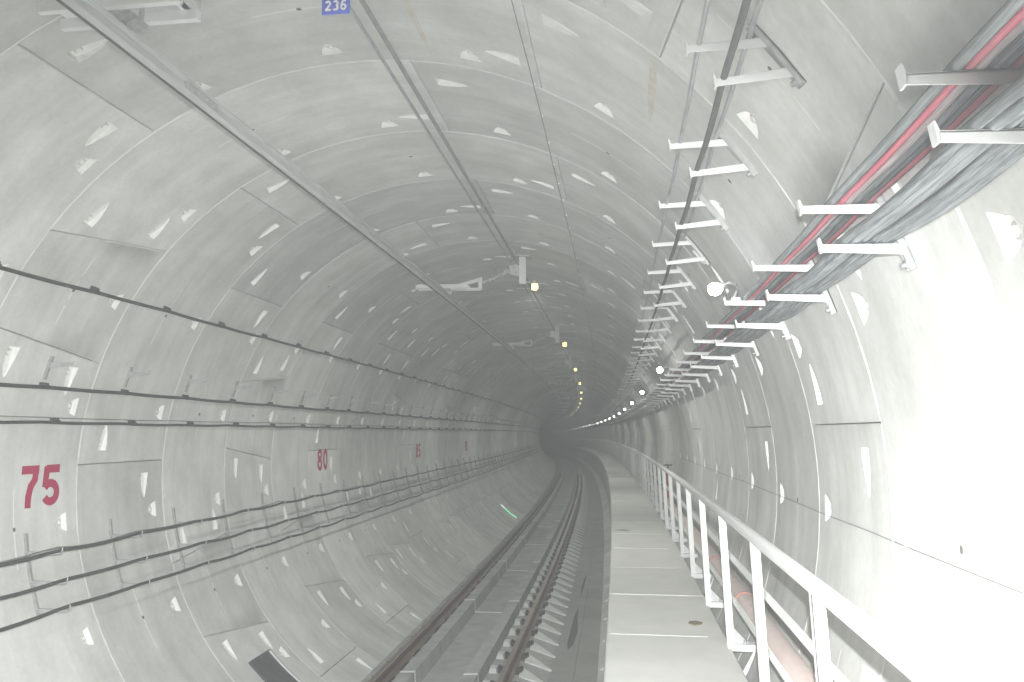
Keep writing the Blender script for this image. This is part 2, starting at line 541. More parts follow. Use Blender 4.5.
wall = structure(empty('wall_lining'), 'curved tunnel lining of grey precast concrete segments with bolt pockets', 'tunnel lining')
far_seg = MB(); far_pock = MB()
RING_NEAR = range(-4, 34)
FLOOR_PHI = 146.0
n_pock = 0
caulk_me = None
def ring_matrix(j):
    s = SN(j - 0.5)
    return Matrix.Translation(P(s, U0, V0)) @ Matrix.Rotation(s * K, 4, 'Z')
def add_mesh_to(mb, me, mx):
    mb.add([mx @ v.co for v in me.vertices], [], 0)
    o = len(mb.v) - len(me.vertices)
    for p in me.polygons:
        mb.f.append([i + o for i in p.vertices]); mb.m.append(p.material_index); mb.sm.append(p.use_smooth)
pocket_rings = []
for j in range(-9, 62):
    rm = ring_matrix(j)
    kc = key_of(j)
    lay = [('K', kc), ('CR', kc + 2 * A)] + [('S', kc + (2 + 3 * i) * A) for i in range(1, 5)] + [('CL', kc - 2 * A)]
    for typ, ph in lay:
        ph = norm(ph)
        me, pk = SEGS[typ]
        halfw = (A if typ == 'K' else 3 * A) / 2
        if abs(ph) - halfw > FLOOR_PHI:
            continue
        mx = rm @ Matrix.Rotation(math.radians(ph), 4, 'Y')
        near = j in RING_NEAR
        if near:
            so = bpy.data.objects.new('lining_segment', me)
            COL.objects.link(so)
            so.parent = wall
            so.matrix_world = mx
        elif j < 45 or j < 0:
            add_mesh_to(far_seg, me, mx)
        else:
            add_mesh_to(far_seg, me, mx)
        for kind, ang, frac in pk:
            if abs(norm(ph + ang)) > FLOOR_PHI + 4: continue
            pmx = Matrix.Rotation(math.radians(ang), 4, 'Y') @ Matrix.Translation((0, gy(frac), 0))
            if near and -3 <= j <= 8 and n_pock < 298:
                po = bpy.data.objects.new('bolt_pocket', PM[kind])
                COL.objects.link(po)
                po.parent = so
                po.matrix_local = pmx
                n_pock += 1
            elif j < 46:
                add_mesh_to(far_pock, PM[kind], mx @ pmx)
fs_o = far_seg.build('lining_segment_far', [M['lining'], M['grout'], M['hole']], wall)
fs_o.name = 'distant_lining_segments'; fs_o['kind'] = 'stuff'
fp_o = far_pock.build('distant_bolt_pockets', [M['pocket'], M['grout_dim']], wall); fp_o['kind'] = 'stuff'
# white caulking in the ring joints
def caulk_mesh():
    mb = MB(); v = []; f = []
    for i in range(97):
        a = math.radians(-FLOOR_PHI - 3 + (2 * FLOOR_PHI + 6) * i / 96)
        v += [((R + .004) * math.sin(a), -.009, (R + .004) * math.cos(a)), ((R + .004) * math.sin(a), .009, (R + .004) * math.cos(a))]
        if i: f.append((2 * i - 2, 2 * i, 2 * i + 1, 2 * i - 1))
    return mb.add(v, f, 0).mesh('joint_caulking', [M['grout']])
cm = caulk_mesh()
for j in range(-5, 45):
    o = bpy.data.objects.new('joint_caulking', cm); COL.objects.link(o); o.parent = wall
    s = SN(j)
    o.matrix_world = Matrix.Translation(P(s, U0, V0)) @ Matrix.Rotation(s * K, 4, 'Z')
# solid ground behind the segments, and the plain lining of the far end of the bend
prof = [(U0 + (R + .095) * math.sin(2 * PI * i / 72), V0 + (R + .095) * math.cos(2 * PI * i / 72)) for i in range(72)]
o = sweep('lining_backing', prof, stations(SN(-10), SN(62), 1.4656, 0.0), 0, 0, M['shell'], wall, True, caps=False)
prof = [(U0 + R * math.sin(2 * PI * i / 72), V0 + R * math.cos(2 * PI * i / 72)) for i in range(72)]
o = sweep('distant_lining', prof, stations(SN(61), 235, 1.8, 0.0), 0, 0, M['lining'], wall, True, caps=False)

# ================================================================== TRACK SLAB AND WALKWAY
floor = structure(empty('floor'), 'grey concrete track slab with two upstands beside a shallow centre channel', 'track bed')
slab_prof = [(-1.75, -.36), (-1.0, -.36), (-.96, -.20), (-.545, -.20), (-.53, -.03), (-.35, -.02), (-.335, -.23),
             (.25, -.23), (.265, -.03), (.44, -.02), (.455, -.20), (.90, -.20), (1.22, -.30), (1.22, -.62), (-1.0, -.62)]
PANEL = 4.3
s = 10.0 - 4 * PANEL
i = 0
while s < 150:
    n = 3 if s < 40 else 2
    ss = [s + .012 + (PANEL - .024) * t / n for t in range(n + 1)]
    sweep('slab_panel', slab_prof, ss, 0, 0, M['slab'], floor)
    if -2 < s < 40:      # pale sealant in the joint that follows the upstand profile
        pr = slab_prof[2:12]
        pr2 = [(a, b + .003) for a, b in pr] + [(a, b - .02) for a, b in reversed(pr)]
        sweep('joint_sealant', pr2, [s - .028, s + .028], 0, 0, M['grout'], floor)
    s += PANEL
sweep('slab_far', slab_prof, stations(s, 235, 3, 0), 0, 0, M['slab'], floor)
sf = sweep('side_floor', [(1.21, -.30), (1.55, -.30), (1.56, -.312), (2.30, -.312), (2.30, -.55), (1.21, -.60)], stations(-8, 235, 1.5, .02), 0, 0, M['sidefloor'], floor)
# dark wet patches on the side floor
def blob(name, pts, v, mt, parent, thick=.003):
    mb = MB(); n = len(pts)
    vv = [P(a, b, v + thick) for a, b in pts] + [P(a, b, v - .004) for a, b in pts]
    ar = sum(pts[i][1] * pts[(i + 1) % n][0] - pts[(i + 1) % n][1] * pts[i][0] for i in range(n))
    top = tuple(range(n)) if ar > 0 else tuple(range(n - 1, -1, -1))
    mb.add(vv, [top] + [(i, (i + 1) % n, n + (i + 1) % n, n + i) for i in range(n)], 0)
    return mb.build(name, mt, parent)
blob('wet_patch', [(12.3, 1.40), (12.6, 1.47), (13.4, 1.50), (14.3, 1.46), (15.2, 1.44), (14.4, 1.39), (13.3, 1.38), (12.7, 1.37)], -.30, M['water'], floor)
blob('wet_patch', [(16.2, 1.44), (17.2, 1.47), (18.6, 1.49), (18.4, 1.46), (17.2, 1.42)], -.30, M['water'], floor)

wk = structure(empty('floor_walkway'), 'raised pale concrete side walkway of precast slabs', 'walkway')
V_W = 1.22
sl = 7.05 - 8 * 1.70
while sl < 150:
    L_ = 1.70
    prof = [(2.062, V_W - .012), (2.074, V_W), (3.04, V_W), (3.052, V_W - .012), (3.052, V_W - .12), (2.062, V_W - .12)]
    dv = random.uniform(-.003, .003)
    sweep('walkway_slab', [(a, b + dv) for a, b in prof], [sl + .006, sl + L_ / 2, sl + L_ - .006], 0, 0, M['walk'], wk)
    if -2 < sl < 30:
        sweep('mortar_joint', [(2.10, V_W + .003), (2.90, V_W + .003), (2.90, V_W - .01), (2.10, V_W - .01)], [sl - .012, sl + .012], 0, 0, M['grout'], wk)
    sl += L_
sweep('walkway_base', [(2.13, V_W - .115), (2.95, V_W - .115), (2.95, .45), (2.13, -.45)], stations(-8, 235, 1.5, .02), 0, 0, M['walk'], wk)
sweep('walkway_slab_far', [(2.062, V_W), (3.052, V_W), (3.052, V_W - .12), (2.062, V_W - .12)], stations(sl, 235, 3, 0), 0, 0, M['walk'], wk)
blob('stain', [(7.50, 2.78), (7.44, 2.83), (7.48, 2.89), (7.54, 2.91), (7.60, 2.86), (7.58, 2.80)], V_W + .003, M['stain'], wk, .002)
blob('stain', [(14.3, 2.10), (14.2, 2.3), (14.3, 2.4), (14.4, 2.25)], V_W + .003, M['sidefloor'], wk, .002)

# ================================================================== RUNNING RAILS
rail_prof = [(-.036, -.004), (-.030, 0), (.030, 0), (.036, -.004), (.036, -.035), (.012, -.05), (.009, -.13), (.03, -.15), (.07, -.162), (.07, -.172),
             (-.07, -.172), (-.07, -.162), (-.03, -.15), (-.009, -.13), (-.012, -.05), (-.036, -.035)]
rail_fm = [1, 1, 1] + [0] * 12 + [0]
mb = MB()
mb.box((-.10, -.085, -.022), (.10, .085, .008), 0)
PLATE = mb.mesh('base_plate', [M['dark_iron']])
def clip_mesh(sg):
    mb = MB()
    mb.box((sg * .062 - .02, -.05, 0), (sg * .062 + .02, .05, .03))
    mb.tube([(sg * .075, -.045, .03), (sg * .125, -.035, .035), (sg * .14, 0, .04), (sg * .125, .035, .035), (sg * .075, .045, .03)], .011, 6)
    mb.tube([(sg * .145, 0, -.01), (sg * .145, 0, .075)], .022, 6)
    mb.box((sg * .12 - .035, -.085, .0), (sg * .12 + .035, -.045, .045))
    mb.box((sg * .12 - .035, .045, .0), (sg * .12 + .035, .085, .045))
    mb.box((sg * .145 - .022, -.022, 0.02), (sg * .145 + .022, .022, .04))
    return mb.mesh('rail_clip', [M['clip']])
CLIP = {1: clip_mesh(1), -1: clip_mesh(-1)}
mb = MB()
mb.prism([(0, -.02), (.11, -.02), (.10, .055), (.02, .06)], -.07, .07)
BLOCK = mb.mesh('shoulder_block', [M['pad']])
mb = MB()
mb.add([(.13, -.19, .010), (.13, .10, .045), (.47, -.15, -.085), (.50, -.19, -.09), (.13, -.20, -.05), (.13, .12, -.05), (.47, -.14, -.13), (.50, -.20, -.13)],
       [(0, 3, 2, 1), (0, 1, 5, 4), (1, 2, 6, 5), (2, 3, 7, 6), (3, 0, 4, 7)])
WEDGE = mb.mesh('seat_wedge', [M['wedge']])
def running_rail(u, label, right):
    root = tag(empty('running_rail'), label, 'rail', None)
    body = sweep('rail_body', rail_prof, stations(-3, 170, .8, .02), u, 0, [M['rail'], M['railhead']], root, False, True, rail_fm)
    k = 0
    ss = 5.45
    while ss < 60:
        fo = empty('rail_fastener'); fo.parent = root
        fo.location = P(ss, u, -.188); fo.rotation_euler = (0, 0, ss * K)
        inst('base_plate', PLATE, fo)
        for sg in (1, -1):
            inst('rail_clip', CLIP[sg], fo)
        if right:
            inst('shoulder_block', BLOCK, fo, (-.285, 0, 0))
            inst('seat_wedge', WEDGE, fo)
        ss += 0.66
    return root
running_rail(-.7525, 'rusty running rail beside the lining wall that carries the red numbers', False)
running_rail(.7525, 'rusty running rail nearest the raised walkway, with white shoulder blocks', True)

# ================================================================== HANDRAIL
hr = tag(empty('handrail'), 'white steel handrail with two lower bars along the raised walkway', 'railing')
hs0, hsp = 3.58 - 2 * 1.59, 1.59
sH = stations(-1.5, 150, .8, .02)
sweep('top_rail', circ(.038, 10), sH, 3.012, 2.27, M['white_steel'], hr, True)
for vv, uu in ((1.925, 3.035), (1.585, 3.045)):
    sweep('lower_bar', [(-.004, -.028), (.004, -.028), (.004, .028), (-.004, .028)], sH, uu + .035, vv, M['white_steel'], hr)
mb = MB()
mb.prism([(-.030, 0), (.026, 0), (-.014, 1.0), (-.070, 1.0)], -.031, -.025)
mb.prism([(-.030, 0), (-.024, 0), (-.064, 1.0), (-.070, 1.0)], -.031, .010)
POST = mb.mesh('post', [M['white_steel']])
mb = MB(); mb.box((-.03, -.06, -.05), (.20, .06, 0))
BASE = mb.mesh('base_plate', [M['white_steel']])
mb = MB(); mb.prism([(.025, 0), (.14, 0), (.02, .12)], -.005, .005)
GUS = mb.mesh('gusset', [M['galv']])
mb = MB(); mb.tube([(.11, .03, 0), (.11, .03, .03)], .014, 6); mb.tube([(.11, -.03, 0), (.11, -.03, .03)], .014, 6)
BOLT = mb.mesh('anchor_bolt', [M['galv']])
for k in range(70):
    ss = hs0 + k * hsp
    po = inst('post', POST, hr, P(ss, 3.05, 1.25), (0, 0, ss * K))
    inst('base_plate', BASE, po)
    if ss < 30:
        inst('gusset', GUS, po); inst('anchor_bolt', BOLT, po)

# ================================================================== FIRE MAIN AND HYDRANT
fmn = tag(empty('fire_main_pipe'), 'pale pink pipe with red couplings on the lining behind the handrail', 'pipe')
FU, FV = 3.215, 1.50
sweep('pipe_body', circ(.085, 14), stations(-1.5, 150, .8, .02), FU, FV, M['pink_pipe'], fmn, True)
for ss in (7.05, 9.0, 15.0, 21.0, 27.0, 33.0):
    sweep('coupling', circ(.094, 14), [ss - .02, ss + .02], FU, FV, M['coupling'], fmn, True)
for k in range(10):
    ss = 4.0 + 6 * k
    mb = MB(); mb.box((-.02, -.03, -.13), (.12, .03, -.082)); mb.tube([(0, 0, -.09), (.09, 0, -.02), (.02, 0, .09), (-.085, 0, .03), (-.07, 0, -.06), (0, 0, -.09)], .008, 5)
    o = mb.build('pipe_support', M['galv'], fmn); place(o, ss, FU, FV)
hy = tag(empty('hydrant_valve'), 'red hydrant valve with dark handwheel and green outlet behind the handrail', 'hydrant')
place(hy, 17.0, 3.24, 1.58)
mb = MB(); mb.tube([(0, 0, 0), (0, 0, .2), (0, 0, .22), (0, 0, .5), (0, 0, .52), (0, 0, .58)], [.06, .06, .09, .09, .05, .05], 12); mb.build('valve_body', M['red'], hy)
mb = MB(); mb.tube([(0, 0, .58), (0, 0, .66)], .015, 6)
for a in range(3):
    t = a * PI / 3
    mb.tube([(-.09 * math.cos(t), -.09 * math.sin(t), .66), (.09 * math.cos(t), .09 * math.sin(t), .66)], .008, 5)
mb.tube([(.09 * math.cos(t * PI / 6), .09 * math.sin(t * PI / 6), .66) for t in range(13)], .013, 6); mb.build('handwheel', M['dark_iron'], hy)
mb = MB(); mb.tube([(-.02, 0, .32), (-.14, -.02, .30), (-.15, -.02, .30), (-.19, -.03, .28)], [.045, .045, .06, .06], 10); mb.build('outlet_cap', M['green'], hy)

# ================================================================== LEFT WALL CABLES
def cable(name, label, cat, mt, r, upos, vpos, s_a=-1.5, s_b=120, sag=0.0, pitch=None, phase=0.0, group=None, jit=0.0, sides=8, seed=1):
    rg = random.Random(seed)
    spans = {}
    def amp(k):
        if k not in spans: spans[k] = (rg.uniform(.5, 1.5), rg.uniform(-1, 1), rg.uniform(-1, 1))
        return spans[k]
    ss = []
    s = s_a
    while s < s_b:
        ss.append(s); s += (0.2 if s < 14 else (0.3 if s < 40 else 1.2)) if sag or jit else max(.5, s * .03)
    ss.append(s_b)
    def off(s):
        if not pitch: return 0, 0
        k = math.floor((s - phase) / pitch); t = (s - phase) / pitch - k
        a = amp(k); b = amp(k + 1)
        j1 = a[1] * (1 - t) + b[1] * t; j2 = a[2] * (1 - t) + b[2] * t
        return jit * j1, -sag * a[0] * 4 * t * (1 - t) + jit * j2
    o = sweep(name, circ(r, sides), ss, lambda s: upos + off(s)[0], lambda s: vpos + off(s)[1], mt, None, True)
    return tag(o, label, cat, group)

DP = 0.8 * W                                  # pitch of the cable supports
hphase = SN(-.47)
uA, vA = wall_uv(-58.8, .055)
cable('wall_cable', 'black cable clipped alone high on the numbered lining wall', 'cable', M['black_cable'], .017, uA, vA, pitch=DP, phase=SN(-.41), sag=.008, jit=.006, seed=2)
uB, vB = wall_uv(-75.6, .05)
cable('wall_cable', 'black cable running just under the empty wall brackets', 'cable', M['black_cable'], .017, uB, vB, pitch=DP, phase=hphase, sag=.010, jit=.005, seed=3)
uC, vC = wall_uv(-81.2, .05)
cable('wall_cable', 'black cable just above the painted red numbers', 'cable', M['black_cable'], .014, uC, vC, pitch=DP, phase=hphase, sag=.008, jit=.004, seed=4)
uC2, vC2 = wall_uv(-80.4, .012)
cable('wall_wire', 'thin grey wire against the lining above the painted red numbers', 'wire', M['grey_wire'], .005, uC2, vC2, s_b=30, pitch=DP, phase=hphase, sag=.005, jit=.010, sides=5, seed=5)
HANG = ((-2.62, 1.89, 'top'), (-2.555, 1.645, 'middle'), (-2.515, 1.415, 'lowest'))
for (u, v, which), sd in zip(HANG, (6, 7, 8)):
    cable('hanger_cable', which + ' of the three dark cables on the low wall hangers', 'cable', M['black_cable'], .0155, u + .02, v + .024, pitch=DP, phase=hphase, sag=.02, jit=.006, seed=sd)
cable('hanger_wire', 'thin wire lying along the top cable of the wall hangers', 'wire', M['grey_wire'], .007, -2.66, 1.925, s_b=40, pitch=DP, phase=hphase, sag=.03, jit=.012, sides=5, seed=9)

# supports for the three low cables
def hanger_meshes():
    ur, vr = -2.94, 2.04
    (ub, vb) = (-2.78, 1.38)
    mb = MB()
    nseg = 5
    pr = []
    for i in range(nseg + 1):
        ph = -98.4 - (110.9 - 98.4) * i / nseg
        a, b = wall_uv(ph, 0.0); c, d = wall_uv(ph, .028)
        pr.append(((a - ur, b - vr), (c - ur, d - vr)))
    for i in range(nseg):
        (a, b), (c, d) = pr[i], pr[i + 1]
        mb.prism([a, c, d, b], -.013, .013)
    strut = mb.mesh('strut', [M['galv_dark']])
    arms = []
    for u, v, _ in HANG:
        uw = U0 - math.sqrt((R - .012) ** 2 - (v - V0) ** 2)
        mb = MB()
        mb.prism([(uw - ur, v - vr), (uw - ur, v - vr - .045), (u + .045 - ur, v - vr - .012), (u + .045 - ur, v - vr)], -.003, .003)
        mb.prism([(uw - ur, v - vr + .002), (uw - ur, v - vr - .002), (u + .045 - ur, v - vr - .002), (u + .045 - ur, v - vr + .002)], -.018, .018)
        mb.tube([(u + .045 - ur, 0, v - vr), (u + .052 - ur, 0, v - vr + .03), (u + .045 - ur, 0, v - vr + .045)], .006, 5)
        arms.append(mb.mesh('arm', [M['galv']]))
    return ur, vr, strut, arms
hur, hvr, HSTRUT, HARMS = hanger_meshes()
k = 0
while True:
    ss = hphase - DP + k * DP * .9985
    if ss > 62: break
    r = tag(empty('cable_hanger'), 'galvanised wall hanger with three arms under the low cables', 'cable support', 'three-arm hangers along the low left lining')
    place(r, ss, hur, hvr)
    inst('strut', HSTRUT, r)
    for a in HARMS: inst('arm', a, r)
    k += 1
# empty single-arm brackets
def hb_meshes():
    ur, vr = wall_uv(-72.4)
    mb = MB(); n = 3
    for i in range(n):
        p0 = -70.7 - 3.8 * i / n; p1 = -70.7 - 3.8 * (i + 1) / n
        q = [wall_uv(p0, 0), wall_uv(p0, .025), wall_uv(p1, .025), wall_uv(p1, 0)]
        mb.prism([(a - ur, b - vr) for a, b in q], -.013, .013)
    strut = mb.mesh('strut', [M['galv_dark']])
    mb = MB()
    mb.prism([(.01, .035), (.01, -.02), (.245, .012), (.245, .028)], -.003, .003)
    mb.prism([(.01, .034), (.01, .030), (.245, .024), (.245, .028)], -.018, .018)
    mb.tube([(.24, 0, .026), (.25, 0, .05)], .006, 5)
    return ur, vr, strut, mb.mesh('arm', [M['galv']])
bur, bvr, BSTRUT, BARM = hb_meshes()
for k in range(-1, 46):
    ss = hphase + k * DP
    r = tag(empty('wall_bracket'), 'small empty galvanised bracket on the lining above two black cables', 'bracket', 'empty single-arm brackets on the left lining')
    place(r, ss, bur, bvr)
    inst('strut', BSTRUT, r); inst('arm', BARM, r)
# clips of the cables fixed straight to the wall
mb = MB(); mb.box((-.012, -.018, -.016), (.052, .018, .016)); mb.tube([(.045, .03, -.02), (.06, .03, .02)], .006, 5); mb.tube([(0, -.03, .012), (.03, -.005, .02), (.055, .02, .026)], [.02, .018, .012], 8)
KNOB = mb.mesh('cable_cleat', [M['dark_iron']])
for (ph, label, grp, s_ph, kmin, kmax) in ((-58.8, 'dark cleat holding the high single cable to the lining', 'cleats of the high cable', SN(-.41), -1, 34),
                               (-75.6, 'dark cleat holding the cable under the empty brackets', 'cleats of the bracket cable', hphase, -1, 30),
                               (-81.2, 'dark cleat holding the cable above the red numbers', 'cleats of the cable above the numbers', hphase + .25, -1, 30)):
    for k in range(kmin, kmax):
        u, v = wall_uv(ph)
        o = bpy.data.objects.new('cable_cleat', KNOB); COL.objects.link(o)
        o.matrix_world = Matrix.Translation(P(s_ph + k * DP, u, v)) @ Matrix.Rotation((s_ph + k * DP) * K, 4, 'Z') @ Matrix.Rotation(math.radians(ph + 90), 4, 'Y')
        tag(o, label, 'cable cleat', grp)

# ================================================================== RIGHT-HAND CABLE BRACKETS
def arm_poly_mesh(root, tip, ref, lip=.026):
    (a, b), (c, d) = root, tip
    a -= ref[0]; c -= ref[0]; b -= ref[1]; d -= ref[1]
    mb = MB()
    mb.prism([(c, d - .018), (a, b - .038), (a, b + .004), (c, d + .010)], -.018, -.013)          # web facing the camera
    mb.prism([(c, d + .006), (a, b - .002), (a, b + .004), (c, d + .012)], -.018, .030)            # top flange
    mb.prism([(c - .004, d - .018), (c + .002, d - .018), (c + .002, d + .012), (c - .008, d + .012 + lip), (c - .013, d + .012 + lip)], -.018, .022)
    return mb.mesh('arm', [M['white_steel']])
def strut_mesh(p0, p1, ref, t=.03):
    mb = MB(); n = 3
    for i in range(n):
        a = p0 + (p1 - p0) * i / n; b = p0 + (p1 - p0) * (i + 1) / n
        q = [wall_uv(a, t), wall_uv(a, 0), wall_uv(b, 0), wall_uv(b, t)]
        mb.prism([(x - ref[0], z - ref[1]) for x, z in q], -.02, -.012)
        mb.prism([(x - ref[0], z - ref[1]) for x, z in q], .012, .02)
        q = [wall_uv(a, .008), wall_uv(a, 0), wall_uv(b, 0), wall_uv(b, .008)]
        mb.prism([(x - ref[0], z - ref[1]) for x, z in q], -.02, .02)
    return mb.mesh('strut', [M['galv']])
def anchor_mesh(ph, ref):
    x, z = wall_uv(ph); x -= ref[0]; z -= ref[1]
    a = math.radians(ph); n = Vector((-math.sin(a), 0, -math.cos(a)))
    mb = MB(); b = Vector((x, 0, z)); mb.tube([b, b + n * .05], .012, 6); mb.tube([b + n * .022, b + n * .034], .02, 6)
    return mb.mesh('anchor_bolt', [M['galv']])
TREF = wall_uv(53.2)
T = dict(strut=strut_mesh(50.2, 56.2, TREF), a1=arm_poly_mesh((2.825, 4.525), (2.505, 4.50), TREF), a2=arm_poly_mesh((2.925, 4.39), (2.615, 4.345), TREF), b1=anchor_mesh(50.8, TREF), b2=anchor_mesh(55.7, TREF))
BREF = wall_uv(68.5)
B = dict(strut=strut_mesh(65.2, 71.5, BREF), a1=arm_poly_mesh((3.255, 3.805), (2.935, 3.80), BREF), a2=arm_poly_mesh((3.325, 3.645), (3.005, 3.645), BREF), b1=anchor_mesh(65.8, BREF), b2=anchor_mesh(71.0, BREF))
rb = random.Random(11)
for nm, ref, dct, n0, label, grp in (('cable_bracket', TREF, T, -2.665, 'white two-armed bracket high on the lining, carrying three thin cables', 'two-armed brackets of the upper row'),
                       ('cable_bracket', BREF, B, -2.665, 'white two-armed bracket on the lining under thick grey and red cables', 'two-armed brackets of the lower row')):
    for k in range(-2, 62):
        ss = SN(n0) + k * DP
        r = tag(empty(nm), label, 'bracket', grp)
        place(r, ss + rb.uniform(-.01, .01), *ref)
        r.rotation_euler[2] += rb.uniform(-.03, .03)
        inst('strut', dct['strut'], r)
        inst('arm', dct['a1'], r, (0, 0, rb.uniform(-.006, .006))); inst('arm', dct['a2'], r, (0, 0, rb.uniform(-.006, .006)))
        if ss < 20:
            inst('anchor_bolt', dct['b1'], r); inst('anchor_bolt', dct['b2'], r)
tph = SN(-2.665)
cable('bracket_cable', 'slim silver cable near the arm tips of the upper bracket row', 'cable', M['silver_cable'], .011, 2.555, 4.524, pitch=DP, phase=tph, sag=.02, jit=.006, seed=21, s_b=90)
cable('bracket_cable', 'dark thick cable on the lower arms of the upper bracket row', 'cable', M['black_cable'], .015, 2.645, 4.375, pitch=DP, phase=tph, sag=.02, jit=.006, seed=22, s_b=90)
cable('bracket_cable', 'silver cable near the wall on the upper bracket row', 'cable', M['silver_cable'], .012, 2.755, 4.538, pitch=DP, phase=tph, sag=.012, jit=.005, seed=23, s_b=90)
# thick bundles of the lower row: (u, v, radius, material, label)
up_b = [(3.060, 3.832, .017, 'bundle_grey', 'grey dusty cable at the outer edge of the upper arms of the thick bundle'),
        (3.089, 3.830, .012, 'bundle_red', 'bright red cable second from the outer edge of the upper arms'),
        (3.117, 3.832, .015, 'bundle_pale', 'pale pink dusty cable on the upper arms beside the bright red one'),
        (3.148, 3.833, .015, 'bundle_grey', 'grey dusty cable in the middle of the upper arms of the thick bundle'),
        (3.175, 3.830, .012, 'bundle_dark', 'dark slim cable between grey and red on the upper arms'),
        (3.201, 3.833, .015, 'bundle_red', 'red cable closest to the lining on the upper arms'),
        (3.102, 3.856, .012, 'bundle_dark', 'dark slim cable lying on top of the red one on the upper arms'),
        (3.134, 3.858, .011, 'bundle_pale', 'pale pink cable lying on top of the upper arm row')]
lo_b = [(3.097, 3.680, .019, 'bundle_dark', 'dark dusty cable at the outer edge of the lower arms'),
        (3.134, 3.680, .019, 'bundle_grey', 'grey dusty cable second from the outer edge of the lower arms'),
        (3.171, 3.680, .019, 'bundle_grey', 'grey dusty cable in the middle of the lower arms'),
        (3.208, 3.679, .018, 'bundle_dark', 'dark dusty cable fourth from the outer edge of the lower arms'),
        (3.245, 3.680, .018, 'bundle_grey', 'grey dusty cable fifth from the outer edge of the lower arms'),
        (3.280, 3.679, .018, 'bundle_grey', 'grey dusty cable closest to the lining on the lower arms')]
for i, (u, v, r, mt, lb) in enumerate(up_b + lo_b):
    cable('power_cable', lb, 'cable', M[mt], r, u, v, pitch=DP, phase=tph, sag=.010 if i < 8 else .022, jit=.004, seed=40 + i, s_b=110, sides=10, s_a=.3)

# thin lines on the lining
u, v = wall_uv(24.4, .02)
cable('ceiling_wire', 'thin dark wire clipped along the crown of the lining', 'wire', M['grey_wire'], .0042, u, v, pitch=1.2, phase=.5, jit=.004, sag=.004, sides=6, s_b=60, seed=60)
mb = MB(); mb.box((-.011, -.005, -.018), (.011, .005, .004)); WCL = mb.mesh('wire_clip', [M['white_steel']])
for k in range(24):
    ss = 5.0 + k * .6
    o = bpy.data.objects.new('wire_clip', WCL); COL.objects.link(o)
    uu, vv = wall_uv(24.4, 0)
    o.matrix_world = Matrix.Translation(P(ss, uu, vv)) @ Matrix.Rotation(math.radians(24.4), 4, 'Y')
    tag(o, 'tiny white clip on the thin ceiling wire', 'clip', 'clips of the ceiling wire')
u, v = wall_uv(92.2, .006)
cable('wall_wire', 'thin black wire running along the lining above the handrail', 'wire', M['grey_wire'], .0024, u, v, s_a=.5, s_b=20, pitch=2.2, phase=.2, jit=.006, sag=.006, sides=5, seed=61)

# ================================================================== OVERHEAD LINE
cr = tag(empty('conductor_rail'), 'long grey aluminium overhead conductor rail under the crown', 'conductor rail')
CU, CV = -.545, 5.12
cprof = [(-.045, .055), (-.045, .042), (-.012, .036), (-.022, .0), (-.028, -.022), (-.018, -.046), (-.007, -.052), (.007, -.052), (.018, -.046), (.028, -.022), (.022, .0), (.012, .036), (.045, .042), (.045, .055)]
sC = stations(.8, 160, .8, .02)
sweep('rail_profile', cprof, sC, CU, CV, M['alu'], cr)
sweep('contact_wire', circ(.008, 6), sC, CU, CV - .058, M['copper'], cr, True)
for ss in (4.75, 16.6, 28.4, 40.2):
    mb = MB(); mb.box((-.036, -.2, -.012), (.036, .2, .032))
    for q in range(4):
        for sg in (1, -1): mb.tube([(sg * .030, -.15 + .1 * q, .012), (sg * .052, -.15 + .1 * q, .012)], .012, 6)
    o = mb.build('joint_plate', M['galv'], cr); place(o, ss, CU, CV)

for nm, u, v, r, mt, lb in (('earth_wire', .645, 5.60, .017, 'grey_wire', 'darker of the two aerial wires on the lining crown'),
                           ('earth_wire', .535, 5.61, .013, 'silver_cable', 'brighter of the two aerial wires on the lining crown')):
    cable(nm, lb, 'wire', M[mt], r, u, v, s_a=1.0, s_b=150, sides=8, pitch=8.5, phase=4.0, sag=.02)

